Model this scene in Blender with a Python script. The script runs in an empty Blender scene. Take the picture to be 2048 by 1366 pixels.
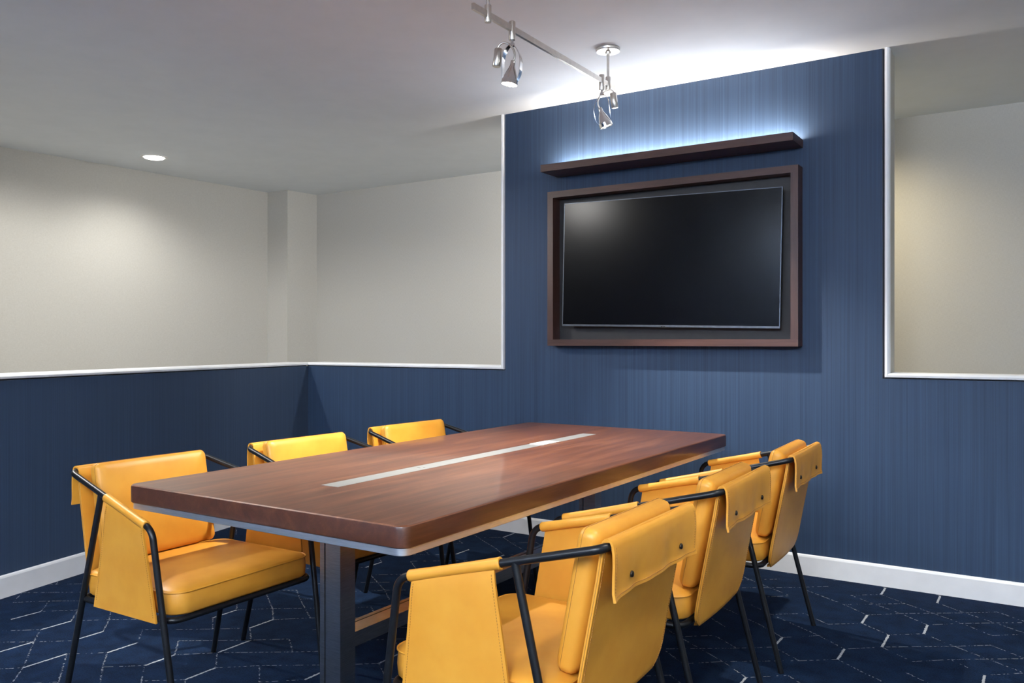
import bpy, math, random
from mathutils import Vector, Matrix

random.seed(4)
PI = math.pi
SC = bpy.context.scene
COL = SC.collection

# ------------------------------------------------------------------ camera
cam_d = bpy.data.cameras.new('camera')
cam_d.sensor_width = 36.0
cam_d.lens = 36.0 * 1677.0 / 2048.0
cam_d.clip_start = 0.02
cam = bpy.data.objects.new('camera', cam_d)
COL.objects.link(cam)
cam.location = (0, 0, 1.18)
cam.rotation_euler = (PI / 2, 0, math.radians(32.7))
SC.camera = cam

# ------------------------------------------------------------------ world, exposure
w = bpy.data.worlds.new('world')
SC.world = w
w.use_nodes = True
w.node_tree.nodes['Background'].inputs[0].default_value = (0.80, 0.86, 1.0, 1)
w.node_tree.nodes['Background'].inputs[1].default_value = 0.4
SC.view_settings.view_transform = 'Standard'
SC.view_settings.look = 'None'
SC.view_settings.gamma = 1.0
SC.view_settings.use_curve_mapping = False
SC.view_settings.exposure = 0.75
SC.cycles.use_denoising = True
SC.cycles.max_bounces = 8
SC.cycles.diffuse_bounces = 5
SC.cycles.sample_clamp_indirect = 6.0

CEIL = 2.595
COOL = (0.90, 0.95, 1.0)
NEUT = (1.0, 0.975, 0.935)
DAY = (0.93, 0.97, 1.0)
WARM = (1.0, 0.87, 0.60)

def spot(name, loc, aim, watts, deg, blend, size, color):
    l = bpy.data.lights.new(name, 'SPOT')
    l.energy = watts
    l.spot_size = math.radians(deg)
    l.spot_blend = blend
    l.shadow_soft_size = size
    l.color = color
    o = bpy.data.objects.new(name, l)
    COL.objects.link(o)
    o.location = loc
    d = Vector(aim) - Vector(loc)
    o.rotation_euler = d.to_track_quat('-Z', 'Y').to_euler()
    return o

# unseen ceiling lamps added outside the frame for general fill
spot('room_fill_lamp', (-3.75, 1.5, CEIL - 0.02), (-3.0, 2.6, 0), 75, 140, 0.7, 0.20, NEUT)
spot('room_fill_lamp', (-0.3, -0.8, CEIL - 0.02), (-1.3, 1.9, 0.2), 260, 140, 0.7, 0.35, DAY)
spot('room_fill_lamp', (0.05, 1.9, CEIL - 0.02), (-0.3, 2.1, 0), 75, 130, 0.8, 0.12, NEUT)
spot('room_fill_lamp', (0.9, -1.6, CEIL - 0.02), (0.0, 0.2, 0), 70, 150, 0.6, 0.2, DAY)
# corridor lamps behind the partition (one in view on the left, the rest unseen)
spot('corridor_lamp', (-5.778, 3.925, CEIL - 0.03), (-5.86, 3.925, 0), 27, 145, 0.9, 0.05, NEUT)
spot('corridor_lamp', (-2.35, 4.95, CEIL - 0.02), (-4.3, 5.5, 0.9), 92, 130, 0.8, 0.08, NEUT)  # unseen lamp added to brighten the left niche
spot('corridor_lamp', (-1.15, 5.2, CEIL - 0.02), (-1.0, 5.32, 0), 62, 150, 1.0, 0.08, WARM)
spot('corridor_lamp', (-4.75, 1.9, CEIL - 0.02), (-4.75, 1.95, 0.0), 92, 172, 0.25, 0.02, NEUT)  # unseen lamp added to light the niche and the column front
# unseen fill lights added behind and right of the viewer to brighten the ceiling
def ceiling_fill(name, loc, length, watts, rz):
    l = bpy.data.lights.new(name, 'AREA')
    l.shape = 'RECTANGLE'
    l.size = length
    l.size_y = 0.10
    l.energy = watts
    l.color = COOL
    o = bpy.data.objects.new(name, l)
    COL.objects.link(o)
    o.location = loc
    o.rotation_euler = (PI, 0, rz)
ceiling_fill('ceiling_fill_light', (-0.8, -3.0, 2.15), 5.5, 900, 0.0)
ceiling_fill('ceiling_fill_light', (2.4, 0.8, 2.15), 5.0, 40, PI / 2)

# ------------------------------------------------------------------ mesh helpers
class MB:
    def __init__(self):
        self.v = []
        self.f = []
    def box(self, a, b):
        x0, y0, z0 = a
        x1, y1, z1 = b
        n = len(self.v)
        self.v += [(x0, y0, z0), (x1, y0, z0), (x1, y1, z0), (x0, y1, z0), (x0, y0, z1), (x1, y0, z1), (x1, y1, z1), (x0, y1, z1)]
        self.f += [tuple(n + i for i in q) for q in ((0, 3, 2, 1), (4, 5, 6, 7), (0, 1, 5, 4), (1, 2, 6, 5), (2, 3, 7, 6), (3, 0, 4, 7))]
        return self
    def prism(self, poly, z0, z1):
        n = len(self.v)
        k = len(poly)
        self.v += [(x, y, z0) for x, y in poly] + [(x, y, z1) for x, y in poly]
        self.f.append(tuple(n + i for i in reversed(range(k))))
        self.f.append(tuple(n + k + i for i in range(k)))
        for i in range(k):
            j = (i + 1) % k
            self.f.append((n + i, n + j, n + k + j, n + k + i))
        return self
    def rings(self, rings, cap0=True, cap1=True):
        k = len(rings[0])
        n = len(self.v)
        for r in rings:
            self.v += [tuple(p) for p in r]
        for a in range(len(rings) - 1):
            for i in range(k):
                j = (i + 1) % k
                self.f.append((n + a * k + i, n + a * k + j, n + (a + 1) * k + j, n + (a + 1) * k + i))
        if cap0:
            self.f.append(tuple(n + i for i in reversed(range(k))))
        if cap1:
            self.f.append(tuple(n + (len(rings) - 1) * k + i for i in range(k)))
        return self
    def tube(self, pts, r, n=12, closed=False, caps=True):
        P = [Vector(p) for p in pts]
        m = len(P)
        T = []
        for i in range(m):
            if closed:
                t = P[(i + 1) % m] - P[i - 1]
            else:
                t = P[min(i + 1, m - 1)] - P[max(i - 1, 0)]
            T.append(t.normalized())
        up = Vector((0, 0, 1)) if abs(T[0].z) < 0.9 else Vector((1, 0, 0))
        N = (up - T[0] * up.dot(T[0])).normalized()
        rs = []
        for i in range(m):
            if i:
                N = N - T[i] * N.dot(T[i])
                N.normalize()
            B = T[i].cross(N)
            rr = r[i] if isinstance(r, (list, tuple)) else r
            rs.append([P[i] + (N * math.cos(2 * PI * k / n) + B * math.sin(2 * PI * k / n)) * rr for k in range(n)])
        if closed:
            rs.append(rs[0])
            self.rings(rs, False, False)
        else:
            self.rings(rs, caps, caps)
        return self
    def lathe(self, prof, n=32, loc=(0, 0, 0), axis=(0, 0, 1)):
        q = Vector((0, 0, 1)).rotation_difference(Vector(axis).normalized())
        L = Vector(loc)
        self.rings([[L + q @ Vector((r * math.cos(2 * PI * k / n), r * math.sin(2 * PI * k / n), z)) for k in range(n)] for r, z in prof])
        return self
    def build(self, name, mat, parent=None, smooth=None):
        me = bpy.data.meshes.new(name)
        me.from_pydata(self.v, [], self.f)
        me.update()
        o = bpy.data.objects.new(name, me)
        COL.objects.link(o)
        if mat:
            me.materials.append(mat)
        if parent:
            o.parent = parent
        if smooth is not None:
            for p in me.polygons:
                p.use_smooth = True
            me.set_sharp_from_angle(angle=math.radians(smooth))
        return o

def empty(name, loc=(0, 0, 0), rz=0.0):
    o = bpy.data.objects.new(name, None)
    COL.objects.link(o)
    o.empty_display_size = 0.1
    o.location = loc
    o.rotation_euler = (0, 0, rz)
    return o

def tag(o, label, cat, group=None):
    o['label'] = label
    o['category'] = cat
    if group:
        o['group'] = group
    return o

def struct(o, label=None):
    o['kind'] = 'structure'
    if label:
        o['label'] = label
    return o

def fillet(pts, radii, n=8):
    """round the inner corners of an open polyline"""
    P = [Vector(p) for p in pts]
    out = [P[0]]
    for i in range(1, len(P) - 1):
        a = (P[i - 1] - P[i]).normalized()
        b = (P[i + 1] - P[i]).normalized()
        ang = a.angle(b)
        r = radii[i - 1]
        d = r / math.tan(ang / 2)
        c = P[i] + (a + b).normalized() * (r / math.sin(ang / 2))
        s = P[i] + a * d - c
        e = P[i] + b * d - c
        for k in range(n + 1):
            out.append(c + s.slerp(e, k / n) if False else c + (s * math.sin((1 - k / n) * (PI - ang)) + e * math.sin(k / n * (PI - ang))) / math.sin(PI - ang))
    out.append(P[-1])
    return out

def rrect(hx, hy, r, n=8, cx=0.0, cy=0.0):
    r = max(r, 0.0005)
    o = []
    for qx, qy, a0 in ((1, 1, 0), (-1, 1, PI / 2), (-1, -1, PI), (1, -1, 1.5 * PI)):
        for k in range(n + 1):
            a = a0 + PI / 2 * k / n
            o.append((cx + qx * (hx - r) + r * math.cos(a), cy + qy * (hy - r) + r * math.sin(a)))
    return o

# ------------------------------------------------------------------ material helpers
def new_mat(name):
    m = bpy.data.materials.new(name)
    m.use_nodes = True
    nt = m.node_tree
    b = nt.nodes['Principled BSDF']
    return m, nt, b

class Ex:
    nt = None
    def __init__(self, s):
        self.s = s
    @staticmethod
    def op(o, *a):
        n = Ex.nt.nodes.new('ShaderNodeMath')
        n.operation = o
        for i, x in enumerate(a):
            if isinstance(x, Ex):
                Ex.nt.links.new(x.s, n.inputs[i])
            else:
                n.inputs[i].default_value = x
        return Ex(n.outputs[0])
    def __add__(s, o): return Ex.op('ADD', s, o)
    def __radd__(s, o): return Ex.op('ADD', o, s)
    def __sub__(s, o): return Ex.op('SUBTRACT', s, o)
    def __rsub__(s, o): return Ex.op('SUBTRACT', o, s)
    def __mul__(s, o): return Ex.op('MULTIPLY', s, o)
    def __rmul__(s, o): return Ex.op('MULTIPLY', o, s)
    def __truediv__(s, o): return Ex.op('DIVIDE', s, o)
    def __lt__(s, o): return Ex.op('LESS_THAN', s, o)
    def __gt__(s, o): return Ex.op('GREATER_THAN', s, o)
    def abs(s): return Ex.op('ABSOLUTE', s)
    def floor(s): return Ex.op('FLOOR', s)
    def min(s, o): return Ex.op('MINIMUM', s, o)
    def max(s, o): return Ex.op('MAXIMUM', s, o)

def node(nt, kind, **kw):
    n = nt.nodes.new(kind)
    for k, v in kw.items():
        setattr(n, k, v)
    return n

def coords(nt, scale=(1, 1, 1), kind='Object'):
    tc = node(nt, 'ShaderNodeTexCoord')
    mp = node(nt, 'ShaderNodeMapping')
    mp.inputs['Scale'].default_value = scale
    nt.links.new(tc.outputs[kind], mp.inputs['Vector'])
    return mp.outputs['Vector']

def noise(nt, vec, scale, detail=3.0, rough=0.55, dist=0.0):
    n = node(nt, 'ShaderNodeTexNoise')
    n.inputs['Scale'].default_value = scale
    n.inputs['Detail'].default_value = detail
    n.inputs['Roughness'].default_value = rough
    n.inputs['Distortion'].default_value = dist
    nt.links.new(vec, n.inputs['Vector'])
    return n.outputs['Fac']

def ramp(nt, fac, stops):
    r = node(nt, 'ShaderNodeValToRGB')
    el = r.color_ramp.elements
    while len(el) < len(stops):
        el.new(0.5)
    for e, (p, c) in zip(el, stops):
        e.position = p
        e.color = tuple(c) + (1,)
    nt.links.new(fac, r.inputs['Fac'])
    return r.outputs['Color']

def bump(nt, b, height, strength, dist):
    n = node(nt, 'ShaderNodeBump')
    n.inputs['Strength'].default_value = strength
    n.inputs['Distance'].default_value = dist
    nt.links.new(height, n.inputs['Height'])
    nt.links.new(n.outputs['Normal'], b.inputs['Normal'])

def plain(name, col, rough=0.5, metal=0.0, spec=0.5, emit=None, estr=0.0):
    m, nt, b = new_mat(name)
    b.inputs['Base Color'].default_value = tuple(col) + (1,)
    b.inputs['Roughness'].default_value = rough
    b.inputs['Metallic'].default_value = metal
    b.inputs['Specular IOR Level'].default_value = spec
    if emit:
        b.inputs['Emission Color'].default_value = tuple(emit) + (1,)
        b.inputs['Emission Strength'].default_value = estr
    return m

def mottled(name, c0, c1, scale, rough=0.5, metal=0.0, spec=0.5, bstr=0.0, bdist=0.001, stretch=(1, 1, 1)):
    m, nt, b = new_mat(name)
    v = coords(nt, stretch)
    f = noise(nt, v, scale, 4.0)
    nt.links.new(ramp(nt, f, ((0.3, c0), (0.7, c1))), b.inputs['Base Color'])
    b.inputs['Roughness'].default_value = rough
    b.inputs['Metallic'].default_value = metal
    b.inputs['Specular IOR Level'].default_value = spec
    if bstr:
        bump(nt, b, f, bstr, bdist)
    return m

M = {}
# navy wall covering with fine vertical stria
m, nt, b = new_mat('navy_stria')
v1 = coords(nt, (230, 1, 1.1))
v2 = coords(nt, (60, 1, 0.5))
f1 = noise(nt, v1, 1.0, 2.0, 0.6)
f2 = noise(nt, v2, 1.0, 2.0, 0.5)
Ex.nt = nt
ff = Ex(f1) * 0.7 + Ex(f2) * 0.3
nt.links.new(ramp(nt, ff.s, ((0.30, (0.011, 0.028, 0.064)), (0.70, (0.024, 0.051, 0.103)))), b.inputs['Base Color'])
b.inputs['Roughness'].default_value = 0.62
b.inputs['Specular IOR Level'].default_value = 0.34
b.inputs['Sheen Weight'].default_value = 0.2
b.inputs['Sheen Roughness'].default_value = 0.45
bump(nt, b, f1, 0.35, 0.002)
M['navy'] = m
# beige linen wall covering
m, nt, b = new_mat('beige_linen')
f1 = noise(nt, coords(nt, (60, 60, 700)), 1.0, 2.0)
f2 = noise(nt, coords(nt, (700, 700, 50)), 1.0, 2.0)
Ex.nt = nt
ff = Ex(f1) * 0.5 + Ex(f2) * 0.5
nt.links.new(ramp(nt, ff.s, ((0.3, (0.47, 0.455, 0.415)), (0.7, (0.58, 0.565, 0.52)))), b.inputs['Base Color'])
b.inputs['Roughness'].default_value = 0.75
b.inputs['Specular IOR Level'].default_value = 0.2
bump(nt, b, ff.s, 0.25, 0.0008)
M['beige'] = m
M['ceiling'] = mottled('ceiling_paint', (0.75, 0.80, 0.85), (0.78, 0.83, 0.88), 6, 0.8, 0, 0.2, 0.05, 0.0005)
M['white'] = mottled('white_trim_paint', (0.78, 0.79, 0.80), (0.83, 0.84, 0.85), 12, 0.35, 0, 0.5)
M['core'] = mottled('dark_wall_core', (0.012, 0.016, 0.028), (0.018, 0.022, 0.036), 20, 0.8)

# carpet
m, nt, b = new_mat('navy_carpet')
Ex.nt = nt
tc = node(nt, 'ShaderNodeTexCoord')
sp = node(nt, 'ShaderNodeSeparateXYZ')
# slight wobble of the woven lines
wob = node(nt, 'ShaderNodeTexNoise')
wob.inputs['Scale'].default_value = 90
wob.inputs['Detail'].default_value = 1
nt.links.new(tc.outputs['Object'], wob.inputs['Vector'])
nt.links.new(tc.outputs['Object'], sp.inputs[0])
wb = (Ex(wob.outputs['Fac']) - 0.5) * 0.008
X = Ex(sp.outputs[0]) + wb
Y = Ex(sp.outputs[1]) + wb
PX, PY = 0.2345, 0.475
def rnd(a, c, seed):
    cv = node(nt, 'ShaderNodeCombineXYZ')
    nt.links.new(a.s, cv.inputs[0])
    nt.links.new(c.s, cv.inputs[1])
    cv.inputs[2].default_value = seed
    wn = node(nt, 'ShaderNodeTexWhiteNoise')
    nt.links.new(cv.outputs[0], wn.inputs['Vector'])
    return Ex(wn.outputs['Value'])
xr = (X + 0.43) * (1 / PX)
k = (xr + 0.5).floor()
a = (xr - k).abs() * PX
yr = (Y - 3.272) * (1 / PY)
j = yr.floor()
fy = (yr - j) * PY
xh = xr - 0.5
kh = xh.floor()
t = xh - kh
dA = (fy - (PY - a * 0.77)).abs().min((fy + a * 0.77).abs()) + (rnd((xr * 2.0).floor(), j, 7.5) < 0.15)
dB = (fy - (a * 0.85 + 0.125)).abs() + (rnd((xr * 2.0).floor(), j, 6.5) < 0.18)
d1 = (fy - (t * 0.16 + 0.225)).abs() + (rnd(kh, j, 1.5) < 0.45)
d2 = (fy - (0.385 - t * 0.16)).abs() + (rnd(kh, j, 2.5) < 0.45)
dz = dA.min(dB).min(d1).min(d2)
cellx = (X * 140.0).floor()
celly = (Y * 140.0).floor()
dash = rnd(cellx, celly, 3.5) > 0.5
thin = (dz < 0.0028) * dash
bar1 = (a < 0.0044) * (fy < 0.125) * (rnd(k, j, 4.5) > 0.42)
th = t.min(1.0 - t) * PX
k2 = (xh + 0.5).floor()
bar2 = (th < 0.0044) * (fy > 0.225) * (fy < 0.385) * (rnd(k2, j, 5.5) > 0.8)
bars = bar1.max(bar2)
lines = (thin * 0.5).max(bars)
pile = noise(nt, tc.outputs['Object'], 170, 4.0, 0.8)
big = noise(nt, tc.outputs['Object'], 14, 2.0)
mx = Ex(pile) * 0.7 + Ex(big) * 0.3
base = ramp(nt, mx.s, ((0.36, (0.0008, 0.0034, 0.0125)), (0.64, (0.0062, 0.0200, 0.054))))
mix = node(nt, 'ShaderNodeMixRGB')
nt.links.new(lines.s, mix.inputs[0])
nt.links.new(base, mix.inputs[1])
mix.inputs[2].default_value = (0.32, 0.34, 0.36, 1)
nt.links.new(mix.outputs[0], b.inputs['Base Color'])
b.inputs['Roughness'].default_value = 0.95
b.inputs['Specular IOR Level'].default_value = 0.1
bump(nt, b, pile, 0.5, 0.003)
M['carpet'] = m

def wood(name, c0, c1, c2, axis, rough, coat=0.0, sc=1.0):
    m, nt, b = new_mat(name)
    s = {'x': (1.2, 16, 16), 'y': (16, 1.2, 16), 'z': (16, 16, 1.2)}[axis]
    v = coords(nt, tuple(q * sc for q in s))
    f = noise(nt, v, 1.6, 6.0, 0.62, 0.6)
    s2 = {'x': (6, 260, 260), 'y': (260, 6, 260), 'z': (260, 260, 6)}[axis]
    g = noise(nt, coords(nt, s2), 1.0, 2.0)
    Ex.nt = nt
    h = Ex(f) * 0.75 + Ex(g) * 0.25
    nt.links.new(ramp(nt, h.s, ((0.30, c0), (0.5, c1), (0.68, c2))), b.inputs['Base Color'])
    b.inputs['Roughness'].default_value = rough
    b.inputs['Specular IOR Level'].default_value = 0.5
    b.inputs['Coat Weight'].default_value = coat
    b.inputs['Coat Roughness'].default_value = 0.09
    bump(nt, b, g, 0.06, 0.0006)
    return m
M['table'] = wood('walnut_tabletop', (0.056, 0.0165, 0.0062), (0.120, 0.0380, 0.0145), (0.195, 0.071, 0.029), 'y', 0.38, 0.42)
M['table_edge'] = wood('walnut_darker_edge', (0.030, 0.0088, 0.0040), (0.058, 0.0185, 0.0085), (0.098, 0.036, 0.0165), 'y', 0.36, 0.3)
M['frame_x'] = wood('mahogany_rail', (0.028, 0.011, 0.008), (0.048, 0.019, 0.014), (0.072, 0.031, 0.023), 'x', 0.42)
M['frame_z'] = wood('mahogany_stile', (0.028, 0.011, 0.008), (0.048, 0.019, 0.014), (0.072, 0.031, 0.023), 'z', 0.42)

# leather
m, nt, b = new_mat('amber_leather')
tcv = coords(nt)
f = noise(nt, tcv, 9, 3.0)
g = noise(nt, tcv, 900, 2.0, 0.6)
nt.links.new(ramp(nt, f, ((0.3, (0.62, 0.262, 0.026)), (0.7, (0.70, 0.322, 0.038)))), b.inputs['Base Color'])
b.inputs['Roughness'].default_value = 0.43
b.inputs['Specular IOR Level'].default_value = 0.45
bump(nt, b, g, 0.10, 0.0004)
M['leather'] = m
M['stitch'] = mottled('tan_thread', (0.30, 0.12, 0.02), (0.36, 0.15, 0.03), 300, 0.7)
M['black'] = mottled('black_powder_coat', (0.004, 0.005, 0.007), (0.006, 0.007, 0.009), 60, 0.36, 0, 0.32)
M['snap'] = mottled('dark_bronze_snap', (0.020, 0.015, 0.012), (0.04, 0.03, 0.022), 80, 0.35, 0.7)
M['steel'] = mottled('brushed_steel', (0.42, 0.43, 0.44), (0.58, 0.59, 0.60), 1.0, 0.30, 1.0, 0.5, 0.03, 0.0003, (20, 20, 400))
M['band'] = mottled('satin_steel_band', (0.66, 0.68, 0.70), (0.76, 0.78, 0.80), 1.0, 0.48, 1.0, 0.5, 0.03, 0.0003, (30, 30, 300))
M['cover'] = mottled('pale_aluminium_cover', (0.58, 0.58, 0.56), (0.64, 0.64, 0.62), 60, 0.5, 0.3)
M['inlay'] = mottled('satin_aluminium', (0.58, 0.59, 0.58), (0.66, 0.67, 0.66), 1.0, 0.28, 0.75, 0.5, 0, 0, (300, 12, 1))
M['nickel'] = mottled('satin_nickel', (0.60, 0.57, 0.53), (0.70, 0.67, 0.62), 40, 0.30, 1.0)
M['chrome'] = mottled('polished_chrome', (0.74, 0.74, 0.74), (0.82, 0.82, 0.82), 30, 0.12, 1.0)
M['glow'] = plain('lit_lamp_glass', (0.9, 0.9, 0.85), 0.3, 0, 0.5, (1.0, 0.95, 0.82), 14.0)
M['downglow'] = plain('lit_downlight_lens', (0.9, 0.9, 0.85), 0.3, 0, 0.5, (1.0, 0.96, 0.86), 9.0)
M['led'] = plain('led_tape', (0.9, 0.9, 0.9), 0.4, 0, 0.5, (0.86, 0.93, 1.0), 3.0)
M['tvbody'] = mottled('black_plastic', (0.004, 0.004, 0.005), (0.007, 0.007, 0.008), 60, 0.4)
M['bezel'] = mottled('gunmetal_bezel', (0.10, 0.115, 0.14), (0.13, 0.145, 0.17), 40, 0.35, 0.8)
M['screen'] = mottled('dark_screen_glass', (0.0003, 0.0003, 0.0008), (0.0004, 0.0004, 0.001), 5, 0.20, 0, 0.27)
M['recess'] = mottled('dark_recess_paint', (0.010, 0.010, 0.012), (0.014, 0.014, 0.016), 20, 0.55)

# ------------------------------------------------------------------ room shell
o = MB().box((-7.4, -3.4, -0.06), (2.8, 6.1, 0.0)).build('floor', M['carpet'])
struct(o, 'navy carpet with broken pale geometric lines')
o = MB().box((-7.4, -3.4, CEIL), (2.8, 6.1, CEIL + 0.08)).build('ceiling', M['ceiling'])
struct(o, 'flat white painted ceiling')

M['bounce_floor'] = mottled('pale_bounce_floor', (0.28, 0.265, 0.235), (0.35, 0.33, 0.30), 5, 0.4)  # pale sheet added out of view to bounce light up in the corridor
mb = MB().prism([(-7.2, 4.53), (2.6, 4.53), (2.6, 5.80), (-7.2, 5.80)], 0.0, 0.006)
mb.prism([(-7.2, -3.2), (-3.12, -3.2), (-4.76, 4.53), (-7.2, 4.53)], 0.0, 0.006)
struct(mb.build('floor_bounce', M['bounce_floor']), 'unseen pale floor added behind the half walls to bounce light')

YW = 4.375          # face of the navy wall
XL, XR = -2.868, -0.672   # opening edges (outer edges of the white trim)
RZ = 1.006          # underside of the white rail
GAP = 0.011
LX0 = -4.59
# partition core
wb_ = MB()
wb_.box((LX0 - 0.02, YW + 0.014, 0), (2.7, YW + 0.15, RZ))
wb_.box((XL, YW + 0.014, RZ), (XR, YW + 0.15, CEIL))
wall_back = wb_.build('wall_back', M['core'])
struct(wall_back, 'navy partition wall with two openings')
cl = MB()
cl.prism([(LX0, YW), (2.7, YW), (2.7, YW + 0.014), (LX0 - 0.01, YW + 0.014)], 0.0, RZ - 0.006)
cl.box((XL + GAP, YW, RZ - 0.006), (XR - GAP, YW + 0.014, CEIL))
cl.build('wall_covering', M['navy'], wall_back)
# beige jambs inside the openings
jb = MB()
jb.box((XR - 0.001, YW + 0.0302, RZ + 0.0225), (XR + 0.0215, YW + 0.151, CEIL))
jb.box((XL - 0.0215, YW + 0.0302, RZ + 0.0225), (XL + 0.001, YW + 0.151, CEIL))
jb.box((LX0, YW + 0.151, 0), (2.7, YW + 0.162, RZ))
jb.box((XL - 0.01, YW + 0.151, RZ), (XR + 0.01, YW + 0.162, CEIL))
jb.build('corridor_face', M['beige'], wall_back)

# white trim round the openings (mitred), with a small rounded nose
TW = 0.022
def trim_bar(name, p0, p1, inward, n_out, mat, lab):
    """p0,p1: ends along the outer edge at the wall face; inward: unit vec to the opening; n_out: room normal"""
    p0, p1, inward, n_out = map(Vector, (p0, p1, inward, n_out))
    prof = [(0.0, -0.05), (0.0, 0.004), (0.003, 0.008), (TW * 0.55, 0.010), (TW - 0.004, 0.006), (TW, 0.0), (TW, -0.05)]
    return prof, p0, p1, inward, n_out
def trim_mesh(segs):
    mb = MB()
    for p0, p1, inw, nout, m0, m1, depth in segs:
        p0, p1, inw, nout = map(Vector, (p0, p1, inw, nout))
        d = (p1 - p0).normalized()
        prof = [(0.0, -depth), (0.0, 0.004), (0.003, 0.008), (TW * 0.55, 0.010), (TW - 0.004, 0.006), (TW, 0.0), (TW, -depth)]
        ra = [p0 + inw * u + nout * q + d * (u * m0) for u, q in prof]
        rb = [p1 + inw * u + nout * q - d * (u * m1) for u, q in prof]
        mb.rings([ra, rb])
    return mb
N0 = (0, -1, 0)
o = trim_mesh([((XL, YW, RZ), (LX0, YW, RZ), (0, 0, 1), N0, 1, 0, 0.165),
               ((XL, YW, CEIL), (XL, YW, RZ), (-1, 0, 0), N0, 0, 1, 0.03)]).build('trim_1', M['white'], None, 40)
struct(o, 'white trim round the left opening')
o = trim_mesh([((XR, YW, RZ), (2.7, YW, RZ), (0, 0, 1), N0, 1, 0, 0.165),
               ((XR, YW, CEIL), (XR, YW, RZ), (1, 0, 0), N0, 0, 1, 0.03)]).build('trim_2', M['white'], None, 40)
struct(o, 'white trim round the right opening')

# baseboard of the back wall
bp = [(0, 0), (0, 0.012), (0.092, 0.012), (0.100, 0.009), (0.104, 0.003), (0.104, 0)]
mb = MB()
mb.rings([[(x, YW - q, h) for h, q in bp] for x in (LX0, 2.7)])
struct(mb.build('baseboard_back', M['white']), 'white baseboard below the television wall')

# angled half wall on the left
ang_p1 = Vector((-4.057, 1.969, 0))
ang_p0 = Vector((LX0, YW, 0))
dv = (ang_p1 - ang_p0)
rz = math.atan2(dv.y, dv.x)
Lw = 7.9
# local frame: x along the wall away from the corner, +y = room side
wl = MB()
wl.box((0.0, -0.15, 0), (Lw, -0.014, RZ))
wall_left = wl.build('wall_left', M['core'])
wall_left.location = ang_p0
wall_left.rotation_euler = (0, 0, rz)
struct(wall_left, 'low navy half wall running along the left side')
cl = MB().prism([(0.0, -0.014), (Lw, -0.014), (Lw, 0.0), (0.0, 0.0)], 0, RZ - 0.006)
cl.build('wall_covering', M['navy'], wall_left)
# unseen full-height wall added past the frame to darken the screen reflection
MB().box((2.95, -0.15, RZ + 0.022), (Lw, 0.0, CEIL)).build('reflection_blocker', M['navy'], wall_left)
c = MB().box((0.0, -0.162, 0), (Lw, -0.151, RZ)).build('corridor_face', M['beige'], wall_left)
o = trim_mesh([((-0.004, 0, RZ), (Lw, 0, RZ), (0, 0, 1), (0, 1, 0), 0, 0, 0.165)]).build('trim_3', M['white'], None, 40)
o.location = ang_p0
o.rotation_euler = (0, 0, rz)
struct(o, 'white rail capping the left half wall')
mb = MB()
mb.rings([[(x, q, h) for h, q in bp] for x in (0.0, Lw)])
o = mb.build('baseboard_left', M['white'])
o.location = ang_p0
o.rotation_euler = (0, 0, rz)
struct(o, 'white baseboard along the left half wall')

# corridor walls beyond the openings
o = MB().box((-7.3, 5.80, 0), (2.7, 5.95, CEIL)).build('wall_corridor', M['beige'])
struct(o, 'beige corridor wall seen through the openings')
lw0 = Vector((-6.4135, 3.113))
ld = Vector((0.1577, 2.3335)).normalized()
q0 = lw0 - ld * 6.6
q1 = lw0 + ld * 2.75
o = MB().prism([(q0.x, q0.y), (q1.x, q1.y), (q1.x - 0.15, q1.y), (q0.x - 0.15, q0.y)], 0, CEIL).build('wall_far_left', M['beige'])
struct(o, 'beige corridor wall on the far left')
o = MB().prism([(-6.262, 5.447), (-5.995, 5.457), (-5.965, 5.81), (-6.262, 5.81)], 0, CEIL).build('wall_column', M['beige'])
struct(o, 'beige boxed column in the corridor corner')
# walls behind the camera
o = MB().box((-7.3, -3.35, 0), (2.75, -3.2, CEIL)).build('wall_front', M['navy'])
struct(o, 'navy wall behind the viewer')
o = MB().box((2.6, -3.2, 0), (2.75, 5.9, CEIL)).build('wall_right', M['beige'])
struct(o, 'beige wall on the right')

# ------------------------------------------------------------------ conference table
TX0, TX1, TY0, TY1, TZ = -2.345, -1.260, 1.500, 3.82, 0.75
tcx, tcy = (TX0 + TX1) / 2, (TY0 + TY1) / 2
thx, thy = (TX1 - TX0) / 2, (TY1 - TY0) / 2
table = empty('conference_table', (tcx, tcy, 0))
tag(table, 'long walnut conference table with metal edge band and silver inlay strip', 'table')
def slab(hx, hy, r, prof, n=8):
    return [[(x, y, z) for x, y in rrect(hx - i, hy - i, r - i * 0.6, n)] for i, z in prof]
mb = MB()
mb.rings(slab(thx, thy, 0.032, [(0.004, 0.695), (0.0005, 0.698), (0, 0.702), (0, 0.742), (0.0012, 0.7465), (0.004, 0.7492), (0.008, 0.75)]))
top = mb.build('tabletop', M['table'], table, 30)
top.data.materials.append(M['table_edge'])          # darker wood tone on the side and underside faces
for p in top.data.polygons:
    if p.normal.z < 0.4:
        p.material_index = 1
mb = MB()
mb.rings(slab(thx - 0.006, thy - 0.006, 0.028, [(0.02, 0.677), (0.001, 0.677), (0, 0.678), (0, 0.6945), (0.003, 0.695)]))
mb.build('edge_band', M['band'], table, 30)
iy0, iy1 = 1.804 - tcy, 3.475 - tcy
strip = MB().box((-0.034, iy0, 0.7485), (0.034, iy1, 0.7508)).build('inlay_strip', M['inlay'], table)
strip['label'] = 'brushed silver inlay strip'
MB().box((-0.033, 2.995 - tcy, 0.7508), (0.033, 3.135 - tcy, 0.7520)).build('socket_cover', M['cover'], strip)
mb = MB()
mb.box((-0.010, 2.225 - tcy, 0.7508), (0.002, 2.229 - tcy, 0.7511))
mb.box((0.004, 2.240 - tcy, 0.7508), (0.012, 2.243 - tcy, 0.7511))
mb.build('cover_slot', M['tvbody'], strip)
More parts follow.
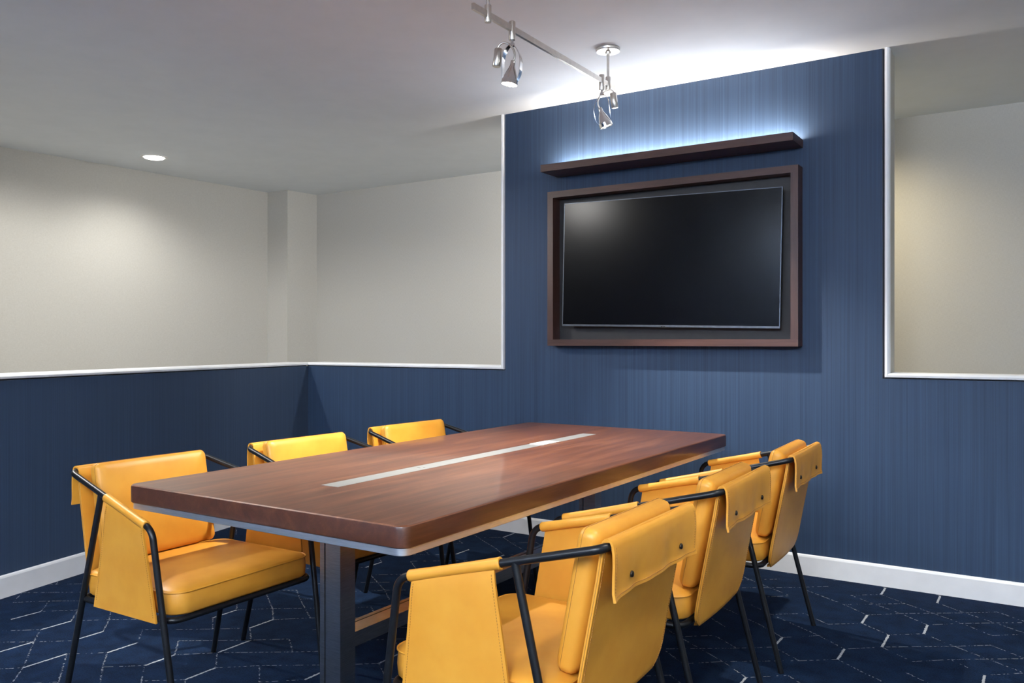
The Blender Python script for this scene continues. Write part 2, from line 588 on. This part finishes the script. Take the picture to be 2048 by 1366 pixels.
for yy in (1.8375 - tcy, 3.482 - tcy):
    mb = MB()
    mb.box((-0.0415, yy - 0.0315, 0.0), (-0.0235, yy + 0.0315, 0.678))
    mb.box((-0.0235, yy - 0.012, 0.0), (-0.0185, yy + 0.012, 0.678))
    mb.box((-0.0185, yy - 0.0315, 0.0), (0.0415, yy + 0.0315, 0.678))
    mb.build('leg', M['steel'], table)
y0, y1 = 1.869 - tcy, 3.4505 - tcy
mb = MB()
mb.box((-0.0415, y0, 0.262), (-0.0235, y1, 0.306))
mb.box((-0.0235, y0, 0.266), (-0.0185, y1, 0.286))
mb.box((-0.0185, y0, 0.262), (0.0415, y1, 0.306))
mb.build('stretcher', M['steel'], table)
for yy in (1.8375 - tcy, 3.482 - tcy):
    MB().box((-0.30, yy - 0.03, 0.664), (0.30, yy + 0.03, 0.677)).build('top_plate', M['steel'], table)

# ------------------------------------------------------------------ chairs
R = 0.0097
def sheet(fn, nu, nv, thick):
    """fn(u,v) -> point of the mid surface; closed thin slab with two faces"""
    P = [[Vector(fn(i / nu, j / nv)) for j in range(nv + 1)] for i in range(nu + 1)]
    Nn = []
    for i in range(nu + 1):
        row = []
        for j in range(nv + 1):
            du = P[min(i + 1, nu)][j] - P[max(i - 1, 0)][j]
            dw = P[i][min(j + 1, nv)] - P[i][max(j - 1, 0)]
            c = du.cross(dw)
            row.append(c.normalized() if c.length > 1e-12 else Vector((0, 1, 0)))
        Nn.append(row)
    mb = MB()
    K = nv + 1
    for s in (1, -1):
        for i in range(nu + 1):
            for j in range(nv + 1):
                mb.v.append(tuple(P[i][j] + Nn[i][j] * (s * thick / 2)))
    off = (nu + 1) * K
    for i in range(nu):
        for j in range(nv):
            a, b_, c, d = i * K + j, (i + 1) * K + j, (i + 1) * K + j + 1, i * K + j + 1
            mb.f.append((a, b_, c, d))
            mb.f.append((off + a, off + d, off + c, off + b_))
    per = [(i, 0) for i in range(nu)] + [(nu, j) for j in range(nv)] + [(i, nv) for i in range(nu, 0, -1)] + [(0, j) for j in range(nv, 0, -1)]
    for q in range(len(per)):
        a = per[q][0] * K + per[q][1]
        b_ = per[(q + 1) % len(per)][0] * K + per[(q + 1) % len(per)][1]
        mb.f.append((b_, a, off + a, off + b_))
    return mb

def stitches(paths, step=0.0065, ln=0.0042, wd=0.0012):
    """paths: lists of points lying on the surface; returns short thread dashes"""
    mb = MB()
    for pts in paths:
        P = [Vector(p) for p in pts]
        L = [0.0]
        for i in range(1, len(P)):
            L.append(L[-1] + (P[i] - P[i - 1]).length)
        s = step / 2
        seg = 0
        while s + ln < L[-1]:
            while L[seg + 1] < s:
                seg += 1
            tt = (s - L[seg]) / max(L[seg + 1] - L[seg], 1e-9)
            p = P[seg].lerp(P[seg + 1], tt)
            d = (P[seg + 1] - P[seg]).normalized()
            up = Vector((0, 0, 1)) if abs(d.z) < 0.9 else Vector((1, 0, 0))
            a = d.cross(up).normalized()
            b_ = d.cross(a)
            q = p + d * ln
            n = len(mb.v)
            for c in (p, q):
                for sx, sy in ((1, 1), (-1, 1), (-1, -1), (1, -1)):
                    mb.v.append(tuple(c + a * (sx * wd / 2) + b_ * (sy * wd / 2)))
            mb.f += [tuple(n + i for i in f) for f in ((0, 1, 2, 3), (7, 6, 5, 4), (0, 4, 5, 1), (1, 5, 6, 2), (2, 6, 7, 3), (3, 7, 4, 0))]
            s += step
    class S:
        def build(self, name, mat, parent):
            o = mb.build(name, mat, parent)
            o['kind'] = 'stuff'
            return o
    return S()

def make_chair():
    ch = empty('meeting_chair')
    def A(s): return Vector((s * 0.305, 0.195, 0.633))
    def B(s): return Vector((s * 0.252, -0.307, 0.754))
    def F(s): return Vector((s * 0.287, 0.296, 0.0))
    def G(s): return Vector((s * 0.290, -0.283, 0.0))
    def J(s): return A(s) + (B(s) - A(s)) * 0.596
    # continuous top rail: arms and back
    def down(s): return A(s) + (F(s) - A(s)).normalized() * 0.075
    path = fillet([down(-1), A(-1), B(-1), B(1), A(1), down(1)], [0.045, 0.035, 0.035, 0.045], 8)
    MB().tube(path, R, 12).build('arm_rail', M['black'], ch, 50)
    for s in (-1, 1):
        MB().tube([down(s), F(s)], R, 12).build('leg', M['black'], ch, 50)
        MB().tube([J(s), G(s)], R, 12).build('leg', M['black'], ch, 50)
    # seat frame
    ring = [(x, y + 0.0195, 0.366) for x, y in rrect(0.278, 0.2245, 0.04, 8)]
    sf = MB().tube(ring, R, 10, closed=True)
    sf.tube([(-0.278, 0.02, 0.366), (0.278, 0.02, 0.366)], 0.007, 8)
    sf.build('seat_frame', M['black'], ch, 50)
    # seat cushion
    def so(i, z): return [(x, y, z) for x, y in rrect(0.272 - i, 0.231 - i, 0.055 - i * 0.35, 8, 0, 0.022)]
    mb = MB()
    mb.rings([so(0.02, 0.376), so(0.006, 0.377), so(0.0, 0.384), so(-0.002, 0.41), so(0.0, 0.440), so(0.002, 0.4455), so(0.010, 0.4500), so(0.025, 0.4555), so(0.05, 0.4605), so(0.09, 0.4650), so(0.15, 0.4675), so(0.21, 0.4685)])
    seat = mb.build('seat_cushion', M['leather'], ch, 60)
    MB().tube(so(-0.0010, 0.4440), 0.0026, 6, closed=True).build('piping', M['leather'], seat, 80)
    # back sling: seat frame up to the rail, then over it
    W = 0.238
    prof = [(-0.206, 0.347), (-0.214, 0.346), (-0.222, 0.350), (-0.2285, 0.385), (-0.238, 0.44), (-0.249, 0.50), (-0.2605, 0.56), (-0.272, 0.62), (-0.2835, 0.68), (-0.2915, 0.73), (-0.2945, 0.752), (-0.2985, 0.7635), (-0.307, 0.7675)]
    def lerp_prof(pr, v):
        x = v * (len(pr) - 1)
        i = min(int(x), len(pr) - 2)
        tt = x - i
        return pr[i][0] + (pr[i + 1][0] - pr[i][0]) * tt, pr[i][1] + (pr[i + 1][1] - pr[i][1]) * tt
    def sling(u, v):
        y, z = lerp_prof(prof, v)
        ww = W - 0.004 * v
        s_ = max(0.0, z - 0.346)
        rr = 0.07
        if s_ < rr:
            ww -= rr - math.sqrt(max(rr * rr - (rr - s_) ** 2, 0))
            if z < 0.3461:
                pass
        x = (2 * u - 1) * ww
        return (x, y - 0.006 * (1 - (2 * u - 1) ** 2), z)
    sl = sheet(sling, 16, 36, 0.009).build('back_sling', M['leather'], ch, 50)
    ed = []
    for e in (0.018, 0.982):
        ed.append([Vector(sling(e, v / 40)) + Vector((0, -0.0050, -0.0008)) for v in range(5, 38)])
    stitches(ed).build('stitching', M['stitch'], sl)
    for e in (0.0, 1.0):
        MB().tube([Vector(sling(e, v / 40)) + Vector(((2 * e - 1) * 0.0002, 0, 0)) for v in range(6, 38)], 0.0007, 5).build('edge_groove', M['stitch'], sl)
    # flap folded over the rail and snapped down at the back
    fp = [(-0.2985, 0.7655), (-0.307, 0.7685), (-0.3155, 0.7655), (-0.3195, 0.757), (-0.3205, 0.74), (-0.3190, 0.715), (-0.3155, 0.685), (-0.3125, 0.66), (-0.3130, 0.642)]
    FW = 0.240
    def flap(u, v):
        y, z = lerp_prof(fp, v)
        x = (2 * u - 1) * (FW - 0.004 * (1 - v))
        k_ = max(0.0, v - 0.4)
        y += k_ * 0.0032 * math.sin(u * 17.0 + 1.0 + v * 2) + k_ * 0.0024 * math.sin(u * 31 + 2.0 - v * 3)
        y -= k_ * 0.020 * abs(2 * u - 1) ** 6
        z += k_ * 0.0022 * math.sin(u * 9.0)
        return (x, y, z)
    fl = sheet(flap, 40, 24, 0.0055).build('back_flap', M['leather'], ch, 50)
    def off(u, v): return Vector(flap(u, v)) + Vector((0, -0.0032, 0))
    pth = [off(0.02, v / 30) for v in range(11, 29)] + [off(u / 60, 0.945) for u in range(2, 59)] + [off(0.98, v / 30) for v in range(28, 10, -1)]
    stitches([pth]).build('stitching', M['stitch'], fl)
    for s in (-1, 1):
        p = Vector(flap(0.5 + s * 0.145 / (2 * FW), 0.78))
        sn = MB().lathe([(0.0062, -0.0005), (0.0074, 0.003), (0.0066, 0.0052), (0.0035, 0.0066), (0.0008, 0.0070)], 16, p + Vector((0, -0.002, 0)), (0, -1, 0.1))
        sn.build('snap_button', M['snap'], fl, 50)
    # back cushion
    cz, hz, hw = 0.6125, 0.1635, 0.214
    lean = math.atan2(0.0775, 0.405)
    def cp(x, hgt, dq):
        # hgt along the leaning plane, dq forward
        yb = -0.264 + 0.012 + dq * math.cos(lean) - hgt * math.sin(lean)
        zb = cz + hgt * math.cos(lean) + dq * math.sin(lean)
        return (x, yb, zb)
    def co(i, q): return [cp(x, h, q) for x, h in rrect(hw - i, hz - i, 0.020 - i * 0.12, 7)]
    mb = MB()
    mb.rings([co(0.15, -0.004), co(0.08, -0.003), co(0.04, 0.0), co(0.018, 0.004), co(0.006, 0.011), co(0.001, 0.020), co(0.0, 0.030), co(0.0, 0.042), co(0.003, 0.050), co(0.010, 0.0565), co(0.028, 0.062), co(0.06, 0.066), co(0.10, 0.0685), co(0.15, 0.0695)][::-1])
    bc = mb.build('back_cushion', M['leather'], ch, 60)
    MB().tube(co(-0.0002, 0.043), 0.0006, 5, closed=True).build('seam', M['stitch'], bc, 80)
    # arm slings
    for s in (-1, 1):
        a0, b0 = A(s), B(s)
        p0, p1 = a0 + (b0 - a0) * 0.062, a0 + (b0 - a0) * 0.53
        d = (p1 - p0).normalized()
        L = (p1 - p0).length
        prof_t = [(0.0, 0.0132), (0.002, 0.0142), (0.008, 0.0140), (L * 0.25, 0.0132), (L * 0.5, 0.0130), (L * 0.75, 0.0132), (L - 0.008, 0.0140), (L - 0.002, 0.0144), (L, 0.0134)]
        sv = MB().tube([p0 + d * q for q, r_ in prof_t], [r_ for q, r_ in prof_t], 14)
        up_f, up_r = a0 + (b0 - a0) * 0.085, a0 + (b0 - a0) * 0.50
        bo_f, bo_r = Vector((s * 0.2905, 0.196, 0.357)), Vector((s * 0.2905, -0.113, 0.357))
        def arm(u, v, s=s, up_f=up_f, up_r=up_r, bo_f=bo_f, bo_r=bo_r):
            tp = up_f.lerp(up_r, u)
            bt = bo_f.lerp(bo_r, u)
            p = tp.lerp(bt, v)
            p.x += s * (0.008 * (1 - v) ** 2 * min(1, v * 8 + 0.25) + 0.002 * math.sin(u * PI) * math.sin(v * PI))
            return p
        apn = sheet(arm, 12, 16, 0.006).build('arm_sling', M['leather'], ch, 50)
        sv.build('arm_sleeve', M['leather'], apn, 60)
        ed = []
        for e in (0.03, 0.97):
            ed.append([Vector(arm(e, v / 20)) + Vector((s * 0.0032, 0, 0)) for v in range(1, 20)])
        stitches(ed).build('stitching', M['stitch'], apn)
    return ch

def copy_tree(o, parent=None):
    c = o.copy()
    COL.objects.link(c)
    c.parent = parent
    for k_ in o.children:
        copy_tree(k_, c)
    return c

poses = [
    ((-2.391, 1.784), -89.2, 'amber leather armchair on the left of the table, nearest the camera'),
    ((-2.394, 2.496), -92.3, 'amber leather armchair in the middle of the left row, half hidden by the table'),
    ((-2.409, 3.218), -93.3, 'amber leather armchair at the far end of the left row'),
    ((-1.079, 1.800), 90.3, 'amber leather armchair in the foreground right of the table, largest in view'),
    ((-1.095, 2.545), 91.6, 'amber leather armchair in the middle of the right row'),
    ((-1.099, 3.306), 92.1, 'amber leather armchair at the far end of the right row by the white baseboard'),
]
chair0 = make_chair()
for i, (p, deg, lab) in enumerate(poses):
    c = chair0 if i == 0 else copy_tree(chair0)
    c.location = (p[0], p[1], 0)
    c.rotation_euler = (0, 0, math.radians(deg))
    tag(c, lab, 'chair', 'amber armchairs round the conference table')

# ------------------------------------------------------------------ television, its wooden surround, light shelf
fr = empty('television_surround', (-1.7804, YW, 1.155))
tag(fr, 'deep mahogany box frame mounted on the navy wall around the television', 'frame')
fx0, fx1, fz0, fz1, fy = -2.503 + 1.7804, -1.0577 + 1.7804, 0.0, 0.908, -0.089
tk = 0.037
MB().box((fx0, fy, fz1 - tk), (fx1, 0, fz1)).build('top_rail', M['frame_x'], fr)
MB().box((fx0, fy, fz0), (fx1, 0, fz0 + tk)).build('bottom_rail', M['frame_x'], fr)
MB().box((fx0, fy, fz0 + tk), (fx0 + tk, 0, fz1 - tk)).build('side_stile', M['frame_z'], fr)
MB().box((fx1 - tk, fy, fz0 + tk), (fx1, 0, fz1 - tk)).build('side_stile', M['frame_z'], fr)
MB().box((fx0 + tk, -0.006, fz0 + tk), (fx1 - tk, 0, fz1 - tk)).build('back_panel', M['recess'], fr)

tv = empty('television', (-1.774, 4.302, 1.617))
tag(tv, 'black flat screen television, switched off, hung slightly crooked in its wooden frame', 'television')
tv.rotation_euler = (0, math.radians(1.15), 0)
hw_, hh_ = 0.630, 0.3585
MB().box((-hw_ + 0.004, 0.004, -hh_ + 0.004), (hw_ - 0.004, 0.030, hh_ - 0.004)).build('housing', M['tvbody'], tv)
MB().box((-0.2, 0.030, -0.18), (0.2, 0.066, 0.18)).build('wall_mount', M['tvbody'], tv)
MB().box((-hw_ + 0.003, 0.0, -hh_ + 0.010), (hw_ - 0.003, 0.005, hh_ - 0.003)).build('screen', M['screen'], tv)
mb = MB()
mb.box((-hw_, -0.0015, hh_ - 0.004), (hw_, 0.012, hh_))
mb.box((-hw_, -0.0015, -hh_), (-hw_ + 0.004, 0.012, hh_ - 0.004))
mb.box((hw_ - 0.004, -0.0015, -hh_), (hw_, 0.012, hh_ - 0.004))
mb.box((-hw_ + 0.004, -0.0015, -hh_), (hw_ - 0.004, 0.012, -hh_ + 0.011))
mb.build('bezel', M['bezel'], tv)
mb = MB()
mb.box((-0.012, -0.0022, -hh_ - 0.003), (-0.002, 0.006, -hh_ + 0.006))
mb.box((0.003, -0.0022, -hh_ - 0.003), (0.011, 0.006, -hh_ + 0.006))
mb.build('sensor_badge', M['tvbody'], tv)

sh = empty('light_shelf', (-1.77, YW, 2.162))
tag(sh, 'slim floating mahogany shelf with hidden strip lighting above the television', 'shelf')
mb = MB()
mb.box((-0.715, -0.199, 0.0), (0.715, -0.181, 0.040))
mb.box((-0.715, -0.181, 0.0), (0.715, 0.0, 0.016))
mb.box((-0.715, -0.181, 0.016), (-0.697, 0.0, 0.040))
mb.box((0.697, -0.181, 0.016), (0.715, 0.0, 0.040))
mb.build('shelf_body', M['frame_x'], sh)
MB().box((-0.69, -0.078, 0.016), (0.69, -0.062, 0.022)).build('led_tape', M['led'], sh)
for tilt, en in ((-60, 13.5), (60, 4.0)):
    l = bpy.data.lights.new('led_tape_light', 'AREA')
    l.shape = 'RECTANGLE'
    l.size = 1.38
    l.size_y = 0.012
    l.energy = en
    l.color = (1.0, 0.88, 0.74) if tilt < 0 else (0.97, 0.98, 1.0)
    lo = bpy.data.objects.new('led_tape_light', l)
    COL.objects.link(lo)
    lo.location = (-1.77, YW - 0.07, 2.162 + 0.030)
    lo.rotation_euler = (PI + math.radians(tilt), 0, 0)

# ------------------------------------------------------------------ track lighting
RX, RZ2 = -1.797, 2.420
tr = empty('track_rail', (RX, 3.13, RZ2))
tag(tr, 'satin nickel lighting rail hanging from the ceiling on two rods', 'light rail')
MB().box((-0.006, -0.60, -0.012), (0.006, 0.60, 0.012)).build('rail', M['nickel'], tr)
for yy in (-0.50, 0.528):
    MB().tube([(0, yy, 0.02), (0, yy, CEIL - RZ2 - 0.004)], 0.0065, 12).build('rod', M['nickel'], tr, 50)
    MB().lathe([(0.0005, -0.030), (0.0125, -0.029), (0.0135, -0.026), (0.0135, 0.034), (0.0125, 0.037), (0.0005, 0.038)], 20, (0, yy, 0)).build('rod_connector', M['nickel'], tr, 40)
    cn = MB().lathe([(0.0005, -0.001), (0.056, -0.001), (0.058, -0.003), (0.058, -0.014), (0.0555, -0.017), (0.014, -0.018), (0.012, -0.028), (0.0005, -0.030)], 40, (0, yy, CEIL - RZ2))
    cn.build('ceiling_canopy', M['nickel'], tr, 40)

def make_track_spot(name, y, aim, twist, lab):
    """lamp head in a yoke below the rail, with transformer can and cable"""
    t_ = empty(name, (RX, y, RZ2), twist)
    tag(t_, lab, 'spotlight', 'spotlights on the lighting rail')
    MB().lathe([(0.0005, -0.046), (0.0125, -0.045), (0.0135, -0.042), (0.0135, 0.026), (0.0125, 0.029), (0.0005, 0.030)], 20).build('rail_clamp', M['nickel'], t_, 40)
    MB().lathe([(0.006, -0.064), (0.006, -0.046)], 14).build('stem', M['chrome'], t_, 40)
    MB().lathe([(0.0005, -0.070), (0.011, -0.068), (0.011, -0.058), (0.0005, -0.056)], 18).build('swivel', M['chrome'], t_, 40)
    # lamp axis
    ax = Vector(aim).normalized()
    lc = Vector((0, 0, -0.155)) + ax * 0.02
    side = ax.cross(Vector((0, 1, 0))).normalized()
    # yoke: two curved flat arms
    for s in (-1, 1):
        p = [Vector((0, 0, -0.064)) + side * (s * 0.006), Vector((0, 0, -0.078)) + side * (s * 0.020), Vector((0, 0, -0.100)) + side * (s * 0.033), Vector((0, 0, -0.128)) + side * (s * 0.039), lc + side * (s * 0.037), lc + ax * 0.028 + side * (s * 0.031)]
        hb = ax.cross(side).normalized()
        mb = MB()
        rs = []
        for i, q in enumerate(p):
            wd = (0.008, 0.013, 0.017, 0.017, 0.014, 0.010)[i]
            rs.append([q + hb * wd + side * (s * 0.0015), q - hb * wd + side * (s * 0.0015), q - hb * wd - side * (s * 0.0015), q + hb * wd - side * (s * 0.0015)])
        mb.rings(rs)
        mb.build('yoke_arm', M['chrome'], t_, 50)
    # reflector lamp
    pr = [(0.0005, -0.048), (0.010, -0.048), (0.011, -0.030), (0.014, -0.020), (0.021, -0.004), (0.027, 0.014), (0.0300, 0.026), (0.0325, 0.027), (0.0330, 0.046), (0.0315, 0.047), (0.0305, 0.040)]
    hd = MB()
    q_ = Vector((0, 0, 1)).rotation_difference(ax)
    hd.rings([[lc + q_ @ Vector((r_ * math.cos(2 * PI * k_ / 28), r_ * math.sin(2 * PI * k_ / 28), z_)) for k_ in range(28)] for r_, z_ in pr], True, False)
    head = hd.build('lamp_head', M['chrome'], t_, 40)
    MB().lathe([(0.0306, 0.036), (0.0300, 0.040), (0.015, 0.0425), (0.0005, 0.043)], 28, lc, ax).build('lens', M['glow'], head, 40)
    # transformer can beside the yoke
    cpos = Vector((0, 0, -0.118)) - side * 0.062
    MB().lathe([(0.0005, -0.036), (0.0150, -0.036), (0.0165, -0.034), (0.0165, 0.034), (0.0150, 0.036), (0.0005, 0.036)], 22, cpos, Vector((0.12, 0.05, 1))).build('transformer_can', M['nickel'], t_, 40)
    pts = []
    a_, b_, c_, d_ = cpos + Vector((0, 0, 0.036)), cpos + Vector((0.0, 0.0, 0.095)) + side * 0.02, lc - ax * 0.10 + side * 0.02, lc - ax * 0.046
    for i in range(17):
        u = i / 16
        pts.append(a_ * (1 - u) ** 3 + b_ * 3 * u * (1 - u) ** 2 + c_ * 3 * u * u * (1 - u) + d_ * u ** 3)
    MB().tube(pts, 0.0040, 8).build('cable', M['nickel'], t_, 60)
    return t_, lc, ax

s1, lc1, ax1 = make_track_spot('track_spotlight', 2.80, (-0.16, -0.06, -1.0), 0.25, 'lit chrome spotlight on the rail end nearer the camera, aimed at the table')
s2, lc2, ax2 = make_track_spot('track_spotlight', 3.59, (-0.35, -0.12, -1.0), PI + 0.3, 'chrome spotlight below the round ceiling canopy, near the navy wall')
def head_world(o, lc, ax):
    Mz = Matrix.Rotation(o.rotation_euler.z, 3, 'Z')
    return Vector(o.location) + Mz @ (lc + ax * 0.052), Mz @ ax
for o_, lc_, ax_, en in ((s1, lc1, ax1, 190), (s2, lc2, ax2, 110)):
    p, d = head_world(o_, lc_, ax_)
    spot('track_lamp', p, p + d, en, 84, 0.85, 0.025, (1.0, 0.95, 0.86))

# ------------------------------------------------------------------ recessed downlight in the corridor ceiling
dl = empty('recessed_downlight', (-5.778, 3.925, CEIL))
tag(dl, 'round recessed ceiling downlight glowing above the far left beige wall', 'downlight')
MB().rings([[(r_ * math.cos(2 * PI * k_ / 40), r_ * math.sin(2 * PI * k_ / 40), z_) for k_ in range(40)] for r_, z_ in ((0.102, -0.0005), (0.101, -0.004), (0.088, -0.007), (0.076, -0.006), (0.074, -0.001))], False, False).build('trim_ring', M['white'], dl, 40)
MB().lathe([(0.073, -0.004), (0.070, -0.012), (0.045, -0.018), (0.0005, -0.020)], 36).build('lens', M['downglow'], dl, 60)
